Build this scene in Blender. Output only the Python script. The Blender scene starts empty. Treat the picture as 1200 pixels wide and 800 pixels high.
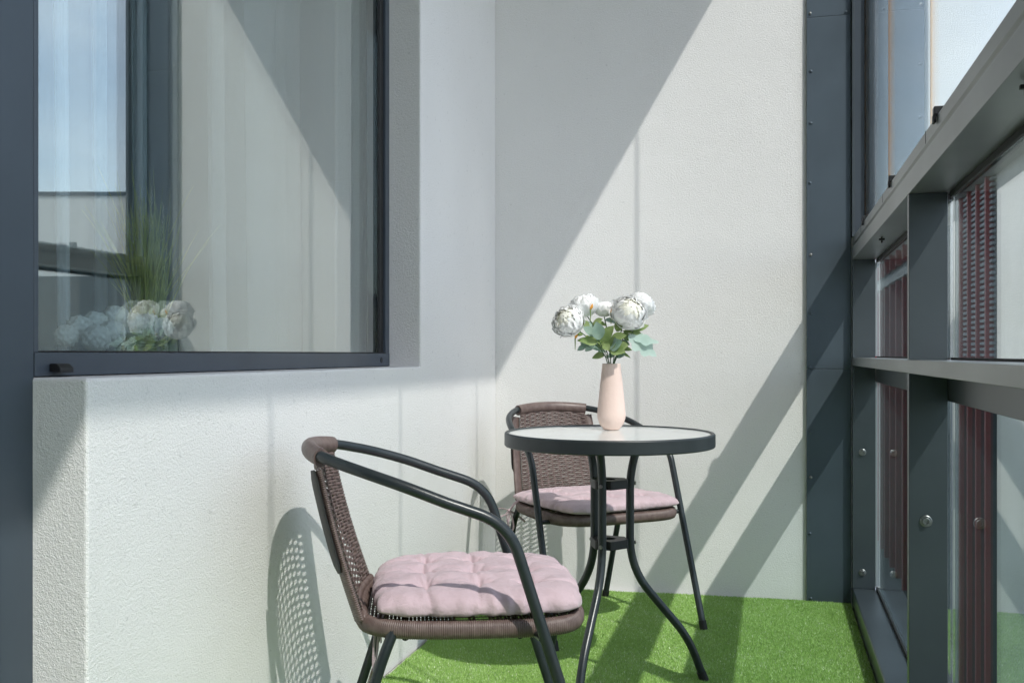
import bpy, bmesh, math, random
import numpy as np
from mathutils import Vector, Matrix
R = math.radians
random.seed(7); rng = np.random.default_rng(7)
S = bpy.context.scene
COL = S.collection

# ------------------------------------------------------------------ camera
CAMH = 0.945
cam_d = bpy.data.cameras.new('camera'); cam = bpy.data.objects.new('camera', cam_d); COL.objects.link(cam)
cam.location = (0, 0, CAMH)
cam.rotation_euler = (R(90), 0, math.atan(305 / 1170))
cam_d.sensor_width = 36.0; cam_d.lens = 36.0 * 1170 / 1200
cam_d.shift_y = 15 / 1200.0
cam_d.clip_start = 0.02; cam_d.clip_end = 2000
S.camera = cam

# ------------------------------------------------------------------ light
SUN_TO = Vector((1.0, -0.935, 1.694)).normalized()          # direction towards the sun
elev = math.asin(SUN_TO.z); az = math.atan2(SUN_TO.x, SUN_TO.y)
w = bpy.data.worlds.new('World'); S.world = w; w.use_nodes = True
nt = w.node_tree; nt.nodes.clear()
sky = nt.nodes.new('ShaderNodeTexSky'); sky.sky_type = 'NISHITA'; sky.sun_disc = False
sky.sun_elevation = elev; sky.sun_rotation = az; sky.air_density = 1.0; sky.dust_density = 1.5; sky.ozone_density = 1.0
bg = nt.nodes.new('ShaderNodeBackground'); bg.inputs[1].default_value = 0.15
tc = nt.nodes.new('ShaderNodeTexCoord'); mp = nt.nodes.new('ShaderNodeMapping'); mp.inputs['Scale'].default_value = (1.0, 1.0, 2.6)
ns = nt.nodes.new('ShaderNodeTexNoise'); ns.inputs['Scale'].default_value = 1.9; ns.inputs['Detail'].default_value = 7; ns.inputs['Roughness'].default_value = .55
rp = nt.nodes.new('ShaderNodeMapRange'); rp.inputs[1].default_value = .36; rp.inputs[2].default_value = .68; rp.inputs[3].default_value = 0.12; rp.inputs[4].default_value = .8
mx = nt.nodes.new('ShaderNodeMix'); mx.data_type = 'RGBA'; mx.inputs[7].default_value = (6.2, 6.7, 7.4, 1)
out = nt.nodes.new('ShaderNodeOutputWorld')
L = nt.links.new
L(tc.outputs['Generated'], mp.inputs[0]); L(mp.outputs[0], ns.inputs['Vector']); L(ns.outputs[0], rp.inputs[0])
L(rp.outputs[0], mx.inputs[0]); L(sky.outputs[0], mx.inputs[6]); L(mx.outputs[2], bg.inputs[0]); L(bg.outputs[0], out.inputs[0])
sd = bpy.data.lights.new('sun', 'SUN'); sd.energy = 2.15; sd.angle = R(0.53); sd.color = (1.0, 0.965, 0.91)
sun = bpy.data.objects.new('sun', sd); COL.objects.link(sun); sun.location = SUN_TO * 20
sun.rotation_euler = SUN_TO.to_track_quat('Z', 'Y').to_euler()
S.view_settings.view_transform = 'Standard'; S.view_settings.look = 'None'
S.view_settings.exposure = 1.20; S.view_settings.gamma = 1.0; S.view_settings.use_curve_mapping = False
S.render.engine = 'CYCLES'
S.cycles.use_denoising = True
S.cycles.max_bounces = 10; S.cycles.diffuse_bounces = 6; S.cycles.glossy_bounces = 5; S.cycles.transparent_max_bounces = 32; S.cycles.transmission_bounces = 8
S.cycles.caustics_reflective = False; S.cycles.caustics_refractive = False; S.cycles.sample_clamp_indirect = 6

# ------------------------------------------------------------------ materials
def mat(name, col=(.5, .5, .5), rough=.5, metal=0., spec=.5):
    m = bpy.data.materials.new(name); m.use_nodes = True
    b = m.node_tree.nodes['Principled BSDF']
    b.inputs['Base Color'].default_value = (*col, 1); b.inputs['Roughness'].default_value = rough
    b.inputs['Metallic'].default_value = metal; b.inputs['Specular IOR Level'].default_value = spec
    return m
def N(m, t, **kw):
    n = m.node_tree.nodes.new(t)
    for k, v in kw.items():
        if k in n.inputs: n.inputs[k].default_value = v
        else: setattr(n, k, v)
    return n
def bsdf(m): return m.node_tree.nodes['Principled BSDF']
def LK(m, a, b): m.node_tree.links.new(a, b)
def vary(m, scale, c0, c1, coord='Object', lo=.35, hi=.65, detail=4, vec=None):
    t = N(m, 'ShaderNodeTexCoord'); n = N(m, 'ShaderNodeTexNoise', Scale=scale, Detail=detail)
    r = N(m, 'ShaderNodeMapRange'); r.inputs[1].default_value = lo; r.inputs[2].default_value = hi
    x = N(m, 'ShaderNodeMix', data_type='RGBA'); x.inputs[6].default_value = (*c0, 1); x.inputs[7].default_value = (*c1, 1)
    LK(m, t.outputs[coord], n.inputs['Vector']); LK(m, n.outputs[0], r.inputs[0]); LK(m, r.outputs[0], x.inputs[0])
    LK(m, x.outputs[2], bsdf(m).inputs['Base Color']); return x, t
def bump(m, scale, dist, detail=2, strength=1.0, coord='Object', prev=None, rough=.5, typ='noise', stretch=None):
    t = N(m, 'ShaderNodeTexCoord')
    n = N(m, 'ShaderNodeTexNoise', Scale=scale, Detail=detail, Roughness=rough) if typ == 'noise' else N(m, 'ShaderNodeTexVoronoi', Scale=scale)
    b = N(m, 'ShaderNodeBump', Distance=dist, Strength=strength)
    if stretch:
        mpp = N(m, 'ShaderNodeMapping', Scale=stretch); LK(m, t.outputs[coord], mpp.inputs[0]); LK(m, mpp.outputs[0], n.inputs['Vector'])
    else: LK(m, t.outputs[coord], n.inputs['Vector'])
    LK(m, n.outputs[0], b.inputs['Height'])
    if prev: LK(m, prev.outputs[0], b.inputs['Normal'])
    LK(m, b.outputs[0], bsdf(m).inputs['Normal']); return b

M = {}
def plaster(name, c0, c1, fine=.0022):
    m = mat(name, c0, .92, 0, .2)
    x, t = vary(m, 1.3, c0, c1, detail=6)
    n2 = N(m, 'ShaderNodeTexNoise', Scale=75.0, Detail=2.0); r2 = N(m, 'ShaderNodeMapRange'); r2.inputs[1].default_value = .66; r2.inputs[2].default_value = .76; r2.inputs[3].default_value = 1.0; r2.inputs[4].default_value = .86
    x2 = N(m, 'ShaderNodeMix', data_type='RGBA', blend_type='MULTIPLY'); x2.inputs[0].default_value = 1.0
    LK(m, t.outputs['Object'], n2.inputs['Vector']); LK(m, n2.outputs[0], r2.inputs[0]); LK(m, x.outputs[2], x2.inputs[6]); LK(m, r2.outputs[0], x2.inputs[7]); LK(m, x2.outputs[2], bsdf(m).inputs['Base Color'])
    b = bump(m, 9, .0016, 3)
    b = bump(m, 160, fine * .95, 3, prev=b, rough=.75)
    b = bump(m, 380, fine * .6, 2, prev=b, rough=.7)
    return m
M['plaster'] = plaster('white_plaster', (.79, .777, .765), (.84, .827, .815))
M['plaster_rough'] = plaster('rough_white_plaster', (.79, .777, .765), (.84, .827, .815), .0026)
def metal_paint(name, c, rough=.38, sc=3.0):
    m = mat(name, c, rough, 0, .5)
    vary(m, sc, tuple(x * .88 for x in c), tuple(x * 1.1 for x in c), detail=5)
    b = bump(m, 2.5, .004, 1, strength=.5); bump(m, 900, .00008, 1, prev=b, strength=.5)
    return m
M['clad'] = metal_paint('slate_grey_sheet_metal', (.078, .102, .126), .5)
M['clad_dark'] = metal_paint('dark_slate_sheet_metal', (.05, .066, .086), .45)
M['rail'] = metal_paint('dark_grey_powder_coat', (.078, .092, .104), .34)
for k_ in ('clad', 'rail'): bsdf(M[k_]).inputs['Metallic'].default_value = .45
M['rail_lit'] = metal_paint('satin_grey_coat_wall_lit', (.25, .262, .262), .36)  # lighter copy of the rail coat: bounce from the sunlit wall put into its colour
bsdf(M['rail_lit']).inputs['Metallic'].default_value = .65
M['frame'] = metal_paint('anthracite_window_frame', (.055, .07, .09), .4)
M['black'] = mat('black_plastic', (.008, .008, .009), .45)
M['rubber'] = mat('black_rubber', (.012, .012, .012), .7)
M['gasket'] = mat('amber_glazing_seal', (.80, .43, .16), .5)
M['steel'] = mat('brushed_steel', (.26, .26, .26), .35, 1.0)
M['tube'] = mat('charcoal_tube_enamel', (.018, .024, .027), .3, 0, .5); vary(M['tube'], 20, (.016, .022, .025), (.024, .03, .033)); bump(M['tube'], 160, .0002, 2)
M['rim'] = mat('charcoal_table_rim', (.02, .027, .03), .42); vary(M['rim'], 14, (.017, .023, .026), (.028, .035, .038)); bump(M['rim'], 240, .0002, 2)
M['brown'] = mat('brown_resin_wicker', (.13, .09, .08), .42, 0, .5); vary(M['brown'], 60, (.115, .078, .07), (.165, .118, .106))
M['vase'] = mat('powder_pink_ceramic', (.72, .55, .47), .75, 0, .25)
vary(M['vase'], 9, (.74, .575, .51), (.80, .63, .56), detail=5); bump(M['vase'], 120, .0006, 3)
def cloth(name, c, tl=.16, glow=None):
    m = mat(name, c, .8, 0, .15); b = bsdf(m); o = m.node_tree.nodes['Material Output']
    t_ = N(m, 'ShaderNodeBsdfTranslucent'); t_.inputs[0].default_value = (*c, 1); x = N(m, 'ShaderNodeMixShader'); x.inputs[0].default_value = tl
    LK(m, b.outputs[0], x.inputs[1]); LK(m, t_.outputs[0], x.inputs[2]); LK(m, x.outputs[0], o.inputs[0]); bump(m, 150, .00012, 3); return m
M['petal'] = cloth('white_petal', (.95, .95, .945)); M['petal_core'] = cloth('cream_petal', (.95, .94, .86))
M['leaf'] = cloth('green_fabric_leaf', (.3, .4, .17), .3); vary(M['leaf'], 30, (.20, .29, .10), (.36, .44, .20))
M['leaf_blue'] = cloth('blue_green_leaf', (.3, .42, .36), .3); vary(M['leaf_blue'], 30, (.26, .38, .31), (.38, .50, .42))
M['leaf_mint'] = cloth('pale_mint_leaf', (.5, .64, .58), .4); vary(M['leaf_mint'], 25, (.46, .60, .54), (.56, .69, .63))
M['stem'] = mat('green_stem', (.07, .13, .06), .5)
M['bud'] = mat('orange_bud', (.75, .34, .05), .5)
M['inner_wall'] = mat('inner_room_paint', (.62, .70, .74), .9); bump(M['inner_wall'], 60, .0006)
M['wood'] = mat('pale_oak_floor', (.32, .25, .18), .5); vary(M['wood'], 6, (.26, .2, .14), (.38, .3, .21))
M['screed'] = mat('pale_screed', (.6, .6, .58), .9); bump(M['screed'], 120, .0015)
M['basket'] = mat('grey_brown_wicker', (.3, .25, .21), .8); vary(M['basket'], 60, (.2, .16, .13), (.42, .36, .3))
M['reed'] = mat('olive_reed', (.2, .22, .06), .6); vary(M['reed'], 16, (.28, .34, .06), (.72, .68, .20))
M['fluff'] = cloth('white_fluff', (.93, .91, .86), .2); vary(M['fluff'], 22, (.88, .85, .78), (.95, .94, .9)); bump(M['fluff'], 120, .004, 4)
M['plume'] = mat('pale_plume', (.55, .5, .4), .9)

# pink cotton
m = M['pink'] = mat('dusty_pink_cotton', (.54, .44, .47), .9, 0, .15)
vary(m, 7, (.52, .395, .43), (.57, .435, .47), detail=5)
bsdf(m).inputs['Sheen Weight'].default_value = .25
b = bump(m, 14, .006, 3, stretch=(1, .35, 1)); b = bump(m, 45, .0042, 4, prev=b); bump(m, 1400, .0003, 1, prev=b)

# artificial grass: colour attribute varies blade by blade
m = M['turf'] = mat('artificial_turf_pile', (.1, .22, .04), .55, 0, .4)
a = N(m, 'ShaderNodeAttribute', attribute_name='tone'); cr = N(m, 'ShaderNodeValToRGB')
cr.color_ramp.elements[0].color = (.22, .32, .12, 1); cr.color_ramp.elements[1].color = (.85, .9, .7, 1)
e = cr.color_ramp.elements.new(.5); e.color = (.31, .50, .12, 1); e = cr.color_ramp.elements.new(.8); e.color = (.44, .64, .21, 1)
LK(m, a.outputs['Fac'], cr.inputs[0]); LK(m, cr.outputs[0], bsdf(m).inputs['Base Color'])
m = M['turf_base'] = mat('artificial_turf_backing', (.06, .15, .03), .8)
vary(m, 500, (.15, .27, .07), (.27, .42, .13), detail=2)

def glass_mat(name, tint, layers=2.0, ior=1.5, rough=0.0):
    """architectural pane: both faces of a thin slab reflect by Fresnel, the rest passes straight through"""
    m = bpy.data.materials.new(name); m.use_nodes = True; m.node_tree.nodes.clear()
    g = N(m, 'ShaderNodeNewGeometry')
    iorm = N(m, 'ShaderNodeMix'); iorm.inputs[2].default_value = ior; iorm.inputs[3].default_value = 1 / ior
    fr = N(m, 'ShaderNodeFresnel')
    LK(m, g.outputs['Backfacing'], iorm.inputs[0]); LK(m, iorm.outputs[0], fr.inputs['IOR'])
    a = N(m, 'ShaderNodeMath', operation='MULTIPLY'); a.inputs[1].default_value = layers
    bb = N(m, 'ShaderNodeMath', operation='MULTIPLY_ADD'); bb.inputs[1].default_value = layers - 1; bb.inputs[2].default_value = 1
    d = N(m, 'ShaderNodeMath', operation='DIVIDE', use_clamp=True)
    LK(m, fr.outputs[0], a.inputs[0]); LK(m, fr.outputs[0], bb.inputs[0]); LK(m, a.outputs[0], d.inputs[0]); LK(m, bb.outputs[0], d.inputs[1])
    tr = N(m, 'ShaderNodeBsdfTransparent'); tr.inputs[0].default_value = (*tint, 1)
    gl = N(m, 'ShaderNodeBsdfGlossy'); gl.inputs['Roughness'].default_value = rough; gl.inputs['Color'].default_value = (.97, 1, .99, 1)
    mix = N(m, 'ShaderNodeMixShader'); o = N(m, 'ShaderNodeOutputMaterial')
    LK(m, d.outputs[0], mix.inputs[0]); LK(m, tr.outputs[0], mix.inputs[1]); LK(m, gl.outputs[0], mix.inputs[2]); LK(m, mix.outputs[0], o.inputs[0])
    return m
M['glass'] = glass_mat('clear_double_glazing', (.96, .985, .975), 1.9)
M['glass_low'] = glass_mat('tinted_lower_glazing', (.70, .75, .745), 1.1)
M['glass_top'] = glass_mat('clear_sliding_glass', (.97, .985, .98), 2.3)
M['glass_win'] = glass_mat('coated_window_glazing', (.90, .97, .985), 5.2)

# table glass: textured pane
m = M['table_glass'] = bpy.data.materials.new('textured_table_glass'); m.use_nodes = True
bs = bsdf(m); bs.inputs['Base Color'].default_value = (.86, .88, .87, 1); bs.inputs['Roughness'].default_value = .10; bs.inputs['IOR'].default_value = 2.1
o = m.node_tree.nodes['Material Output']; tr = N(m, 'ShaderNodeBsdfTransparent'); tr.inputs[0].default_value = (.8, .85, .83, 1)
mix = N(m, 'ShaderNodeMixShader'); mix.inputs[0].default_value = .95
LK(m, tr.outputs[0], mix.inputs[1]); LK(m, bs.outputs[0], mix.inputs[2]); LK(m, mix.outputs[0], o.inputs[0])

def sheer_mat(name, alpha, col):
    m = bpy.data.materials.new(name); m.use_nodes = True; m.node_tree.nodes.clear()
    tr = N(m, 'ShaderNodeBsdfTransparent'); df = N(m, 'ShaderNodeBsdfDiffuse'); tl = N(m, 'ShaderNodeBsdfTranslucent')
    df.inputs[0].default_value = (*col, 1); tl.inputs[0].default_value = (*col, 1)
    m1 = N(m, 'ShaderNodeMixShader'); m1.inputs[0].default_value = .28; m2 = N(m, 'ShaderNodeMixShader'); m2.inputs[0].default_value = alpha
    o = N(m, 'ShaderNodeOutputMaterial'); LK(m, df.outputs[0], m1.inputs[1]); LK(m, tl.outputs[0], m1.inputs[2]); LK(m, tr.outputs[0], m2.inputs[1]); LK(m, m1.outputs[0], m2.inputs[2]); LK(m, m2.outputs[0], o.inputs[0])
    return m
M['sheer'] = sheer_mat('sheer_curtain_voile', .26, (.96, .915, .885))
M['sheer_thin'] = sheer_mat('thin_curtain_voile', .30, (.93, .95, .97))

# ------------------------------------------------------------------ helpers
def tag(o, label=None, cat=None, group=None, kind=None):
    if label: o['label'] = label
    if cat: o['category'] = cat
    if group: o['group'] = group
    if kind: o['kind'] = kind
    return o
def empty(name, loc, rz=0, label=None, cat=None, group=None):
    o = bpy.data.objects.new(name, None); COL.objects.link(o); o.location = loc; o.rotation_euler = (0, 0, rz); o.empty_display_size = .05
    return tag(o, label, cat, group)
def make(name, verts, faces, m, parent=None, smooth=False, bev=0, seg=2):
    me = bpy.data.meshes.new(name); me.from_pydata([tuple(v) for v in verts], [], faces)
    me.materials.append(m if not isinstance(m, str) else M[m]); me.validate(); me.update()
    if smooth: me.shade_smooth()
    o = bpy.data.objects.new(name, me); COL.objects.link(o)
    if parent: o.parent = parent
    if bev:
        b = o.modifiers.new('bevel', 'BEVEL'); b.width = bev; b.segments = seg; b.limit_method = 'ANGLE'; b.angle_limit = R(40)
        b.harden_normals = False
    return o
class MB:
    def __init__(s): s.v = []; s.f = []
    def add(s, v, f):
        n = len(s.v); s.v += [tuple(p) for p in v]; s.f += [tuple(i + n for i in q) for q in f]; return s
    def box(s, x0, x1, y0, y1, z0, z1):
        v = [(x, y, z) for x in (x0, x1) for y in (y0, y1) for z in (z0, z1)]
        return s.add(v, [(0, 1, 3, 2), (4, 6, 7, 5), (0, 4, 5, 1), (2, 3, 7, 6), (0, 2, 6, 4), (1, 5, 7, 3)])
    def prism_x(s, poly, x0, x1):          # poly of (y, z), counter-clockwise seen from +X
        n = len(poly); v = [(x0, y, z) for y, z in poly] + [(x1, y, z) for y, z in poly]
        return s.add(v, [tuple(range(n - 1, -1, -1)), tuple(range(n, 2 * n))] + [(i, (i + 1) % n, n + (i + 1) % n, n + i) for i in range(n)])
    def prism_y(s, poly, y0, y1):          # poly of (x, z)
        n = len(poly); v = [(x, y0, z) for x, z in poly] + [(x, y1, z) for x, z in poly]
        return s.add(v, [tuple(range(n)), tuple(range(2 * n - 1, n - 1, -1))] + [(i, n + i, n + (i + 1) % n, (i + 1) % n) for i in range(n)])
    def tube(s, pts, r, n=14, closed=False, cap=True, flat=(1, 1), up=None):
        P = [Vector(p) for p in pts]; k = len(P); rr = r if hasattr(r, '__len__') else [r] * k
        T = []
        for i in range(k):
            a = P[(i - 1) % k] if (closed or i > 0) else P[i]; b = P[(i + 1) % k] if (closed or i < k - 1) else P[i]
            T.append((b - a).normalized())
        u = Vector(up) if up else (Vector((0, 0, 1)) if abs(T[0].z) < .9 else Vector((1, 0, 0)))
        V = []
        for i in range(k):
            if up: u = Vector(up)
            u = (u - T[i] * u.dot(T[i])).normalized(); w_ = T[i].cross(u)
            for j in range(n):
                a = 2 * math.pi * j / n
                V.append(P[i] + (u * math.cos(a) * flat[0] + w_ * math.sin(a) * flat[1]) * rr[i])
        F = []
        for i in range(k if closed else k - 1):
            for j in range(n):
                F.append((i * n + j, i * n + (j + 1) % n, ((i + 1) % k) * n + (j + 1) % n, ((i + 1) % k) * n + j))
        if cap and not closed: F += [tuple(range(n - 1, -1, -1)), tuple(range((k - 1) * n, k * n))]
        return s.add(V, F)
    def lathe(s, prof, c=(0, 0, 0), n=32, axis='z'):
        V = []; F = []
        for r, z in prof:
            for j in range(n):
                a = 2 * math.pi * j / n
                p = (r * math.cos(a), r * math.sin(a), z)
                if axis == '-y': p = (p[0], -p[2], p[1])
                if axis == '-x': p = (-p[2], -p[0], p[1])
                V.append((c[0] + p[0], c[1] + p[1], c[2] + p[2]))
        k = len(prof)
        for i in range(k - 1):
            for j in range(n): F.append((i * n + j, i * n + (j + 1) % n, (i + 1) * n + (j + 1) % n, (i + 1) * n + j))
        F += [tuple(range(n - 1, -1, -1)), tuple(range((k - 1) * n, k * n))]
        return s.add(V, F)
    def build(s, name, m, parent=None, smooth=False, bev=0, seg=2): return make(name, s.v, s.f, m, parent, smooth, bev, seg)
def soft(o, ang=40):
    for p in o.data.polygons: p.use_smooth = True
    e = o.data.attributes.get('sharp_edge')
    bm = bmesh.new(); bm.from_mesh(o.data)
    for ed in bm.edges:
        ed.smooth = not (len(ed.link_faces) == 2 and ed.calc_face_angle(0) > R(ang))
    bm.to_mesh(o.data); bm.free(); return o
def fillet(pts, rad, seg=8):
    """round the inner corners of a polyline; rad: one radius per inner corner"""
    P = [Vector(p) for p in pts]; out = [P[0]]
    for i in range(1, len(P) - 1):
        r = rad[i - 1] if hasattr(rad, '__len__') else rad
        a = (P[i - 1] - P[i]); b = (P[i + 1] - P[i]); r_ = min(r, a.length * .49, b.length * .49)
        p0 = P[i] + a.normalized() * r_; p1 = P[i] + b.normalized() * r_
        for k in range(seg + 1):
            t = k / seg; out.append((1 - t) ** 2 * p0 + 2 * t * (1 - t) * P[i] + t * t * p1)
    out.append(P[-1]); return out
def spline(pts, n=10):
    P = [Vector(p) for p in pts]; P = [2 * P[0] - P[1]] + P + [2 * P[-1] - P[-2]]; out = []
    for i in range(1, len(P) - 2):
        for k in range(n):
            t = k / n; a, b, c, d = P[i - 1], P[i], P[i + 1], P[i + 2]
            out.append(.5 * ((2 * b) + (c - a) * t + (2 * a - 5 * b + 4 * c - d) * t * t + (3 * b - a - 3 * c + d) * t ** 3))
    out.append(P[-2]); return out

# ------------------------------------------------------------------ the balcony shell
XL, YB = -1.1125, 4.0                 # side wall face, back wall face
XR, XG, XT = .292, .382, .338          # railing inner face, lower glass, upper glass
YN, YF = -2.0, 4.0
g = MB().box(-400, 400, -400, 400, -7.4, -7.3).build('ground', mat('grey_courtyard_paving', (.22, .22, .21), .9)); tag(g, kind='structure')
vary(g.data.materials[0], .6, (.17, .17, .165), (.27, .27, .26), detail=6)
tag(MB().box(-1.5, .40, YN, YF + .3, -.32, -.012).build('floor', 'screed'), kind='structure')
tag(MB().box(-1.5, .372, YN, YF + .3, 3.352, 3.65).build('ceiling', 'plaster'), kind='structure')
w1 = MB().box(XL - .3, .374, YB, YB + .3, -.011, 3.351).build('plaster_wall', 'plaster')
tag(w1, 'white rough plaster end wall behind the table, crossed by diagonal sun shadows', 'wall')
w2 = MB().prism_x([(1.441, -.011), (3.999, -.011), (3.999, 3.351), (3.084, 3.351), (3.084, .905), (1.441, .905)], -1.42, XL).build('plaster_wall', 'plaster_rough', bev=.006, seg=3)
tag(w2, 'white plaster side wall with low parapet under the window, beside the near chair', 'wall')
w3 = MB().box(-1.5, .30, YN - .3, YN, -.011, 3.351).build('plaster_wall', 'plaster'); tag(w3, 'white plaster wall closing the balcony behind the viewer', 'wall')
# grey metal wall left of the window
t = empty('metal_wall_panel', (-1.22, -.2, 0), label='dark slate grey sheet metal wall left of the window and parapet', cat='wall panel')
o = MB().box(-.2, 0, YN + .2, 1.444 + .2, -.011, 3.351).build('panel_sheet', 'clad_dark', t, bev=.002)

# room behind the window
tag(MB().box(-5.2, -1.43, -.5, 4.6, -.2, -.01).build('room_floor', 'wood'), kind='structure')
tag(MB().box(-5.2, -1.521, -.5, 4.6, 3.352, 3.55).build('room_ceiling', 'inner_wall'), kind='structure')
rm = MB(); rm.box(-5.4, -5.2, -.6, 4.6, 0, 3.351); rm.box(-5.199, -1.43, 4.31, 4.6, 0, 3.351); rm.box(-5.199, -1.43, -.6, -.5, 0, 3.351)
tag(rm.build('room_wall', 'inner_wall'), 'dim grey painted room wall seen through the window behind the curtains', 'wall')

# ---- window
win = empty('window', (-1.22, 1.444, .906), label='large fixed window with anthracite frame and reflective glass above the parapet', cat='window')
wy0, wy1, wz0, wz1 = 1.446, 3.082, .907, 3.34
def loc(mb, o):                                             # vertices given in world -> local of an unrotated parent
    mb.v = [(a - o.location.x, b - o.location.y, c - o.location.z) for a, b, c in mb.v]; return mb
fr = MB(); fr.box(-1.29, -1.22, wy0, wy1, wz0, .948); fr.box(-1.29, -1.222, wy0, wy0 + .012, .948, wz1)
fr.box(-1.29, -1.221, 3.05, wy1, .948, wz1); fr.box(-1.29, -1.221, wy0 + .012, 3.05, wz1 - .05, wz1)
loc(fr, win).build('frame', 'frame', win, bev=.0015)
bd = MB(); bd.box(-1.2405, -1.229, 3.032, 3.0495, .949, wz1 - .051); bd.box(-1.236, -1.226, 3.012, 3.024, .949, wz1 - .051); bd.box(-1.2405, -1.2225, wy0 + .012, 3.0495, .9485, .9515)
loc(bd, win).build('glazing_bead', 'black', win, bev=.001)
loc(MB().box(-1.262, -1.238, wy0 + .0125, 3.0315, .9517, wz1 - .0505), win).build('glass_pane', 'glass_win', win)
dc = MB(); dc.prism_y([(-1.219, .915), (-1.196, .913), (-1.196, .921), (-1.205, .929), (-1.219, .929)], 1.480, 1.515)
loc(dc, win).build('drain_cover', 'black', win, bev=.002)
loc(MB().lathe([(.001, .012), (.007, .012), (.009, .006), (.009, .0)], (-1.219, 3.01, .926), 14, '-x'), win).build('drain_plug', 'black', win)
sl = MB().box(-1.60, -1.291, 1.30, 3.2, .906, .928).build('window_sill', mat('white_sill_board', (.75, .75, .73), .4), bev=.003); tag(sl, 'white inner window sill board behind the glass', 'window sill')

# ---- grey metal pilaster on the end wall with its rivets
pl = empty('metal_pilaster', (.208, YB, 0), label='tall slate grey sheet metal strip riveted to the right end of the end wall', cat='wall cladding')
PX0, PX1 = .127, .2895
def pz(y): return CAMH - (y - 415) * 3.83 / 1170
zj1, zj2 = pz(432), pz(22)
for z0, z1, dy in ((-.010, zj1, 0), (zj1 + .001, zj2, .0012), (zj2 + .001, 3.345, 0)):
    loc(MB().box(PX0, PX1, YB - .014 - dy, YB - .0005, z0, z1), pl).build('metal_sheet', 'clad', pl, bev=.0015)
ys = (21, 88, 148, 217, 300, 368, 430, 505, 557, 622, 697)
for i, yy in enumerate(ys):
    z = CAMH - (yy - 415) * 3.87 / 1170
    loc(MB().lathe([(.006, 0), (.006, .001), (.0045, .003), (.001, .0042)], (PX0 + .013 + (.003 if i % 3 else 0), YB - .0155, z), 10, '-y'), pl).build('rivet', 'clad' if i % 4 else 'steel', pl, smooth=True)
for z in (zj2 + .01, 2.9):
    loc(MB().lathe([(.006, 0), (.006, .001), (.0045, .003), (.001, .0042)], (PX1 - .018, YB - .0155, z), 10, '-y'), pl).build('rivet', 'clad', pl, smooth=True)

# ---- glazed railing
rl = empty('balcony_railing', (.33, 1.0, 0), label='grey metal balcony railing with posts, broad handrail and glass infill on the right', cat='railing')
RY0, RY1 = YN + .02, YB - .016
# broad top rail: face, groove, upper lip, outer side, underside
prof = [(XR, 1.300), (.389, 1.3005), (.389, 1.378), (.372, 1.378), (.372, 1.372), (.316, 1.372), (.316, 1.388), (.2955, 1.388), (.2955, 1.362), (.3005, 1.358), (.3005, 1.350), (XR, 1.345)]
loc(MB().prism_y(prof, RY0, RY1), rl).build('top_rail', 'rail_lit', rl, bev=.0012)
for yy in (2.13, 2.93, 3.63, 1.30): loc(MB().box(.2948, .2962, yy, yy + .0025, 1.3635, 1.3885), rl).build('rail_joint', 'black', rl)
loc(MB().box(XR, .3885, RY0, RY1, .903, .932), rl).build('mid_rail', 'rail_lit', rl, bev=.0012)
loc(MB().box(.374, .3895, RY0, RY1, .842, .9025), rl).build('glazing_bar', 'rail', rl, bev=.001)
loc(MB().prism_y([(XR, -.009), (.41, -.009), (.41, .058), (.388, .058), (.388, .066), (XR + .003, .066), (XR, .062)], RY0, RY1), rl).build('base_rail', 'rail', rl, bev=.001)
posts = [(YB - .0165, YB - .045), (2.356, 2.356 + .0), (.712, .712), (-.93, -.93)]
for i, py in enumerate((3.955, 2.358, .752, -.85)):
    y1 = py + .028
    for z0, z1 in ((.0665, .9025), (.9325, 1.2995)):
        p = loc(MB().prism_y([(XR + .0005, z0), (.3725, z0), (.3725, z1), (XR + .0005, z1)], py, y1), rl).build('post', 'rail', rl, bev=.001)
        if z0 < .5:
            for z in (.127, .578):
                bm_ = MB(); cx = .3275
                bm_.lathe([(.013, 0), (.013, .002), (.0115, .003), (.0085, .003), (.0085, .0075), (.0075, .0085), (.005, .0085), (.0045, .005), (.001, .005)], (cx, py - .0003, z), 20, '-y')
                b_ = loc(bm_, rl).build('bolt', 'steel', p); soft(b_, 30)
for i, (a_, b_) in enumerate(((2.386, 3.9545), (.780, 2.3575), (-.822, .7515))):
    loc(MB().box(XG, XG + .004, a_, b_, .0665, .8418), rl).build('lower_glass', 'glass_low', rl)
    loc(MB().box(XG, XG + .004, a_, b_, .9375, 1.2875), rl).build('upper_glass', 'glass', rl)
    for q in ((.3755, .3815, .0665, .0765), (.3755, .3815, 1.287, 1.2995), (.3775, .3815, .9325, .9378), (.3862, .3885, 1.285, 1.2998)):
        loc(MB().box(q[0], q[1], a_, b_, q[2], q[3]), rl).build('glazing_seal', 'rubber', rl)
M['alu'] = mat('pale_anodised_aluminium', (.34, .37, .40), .45, .3)
for z0, z1 in ((.0775, .8415), (.938, 1.2865)): loc(MB().box(.3735, .3812, 3.955, 3.983, z0, z1), rl).build('edge_strip', 'alu', rl)

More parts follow.
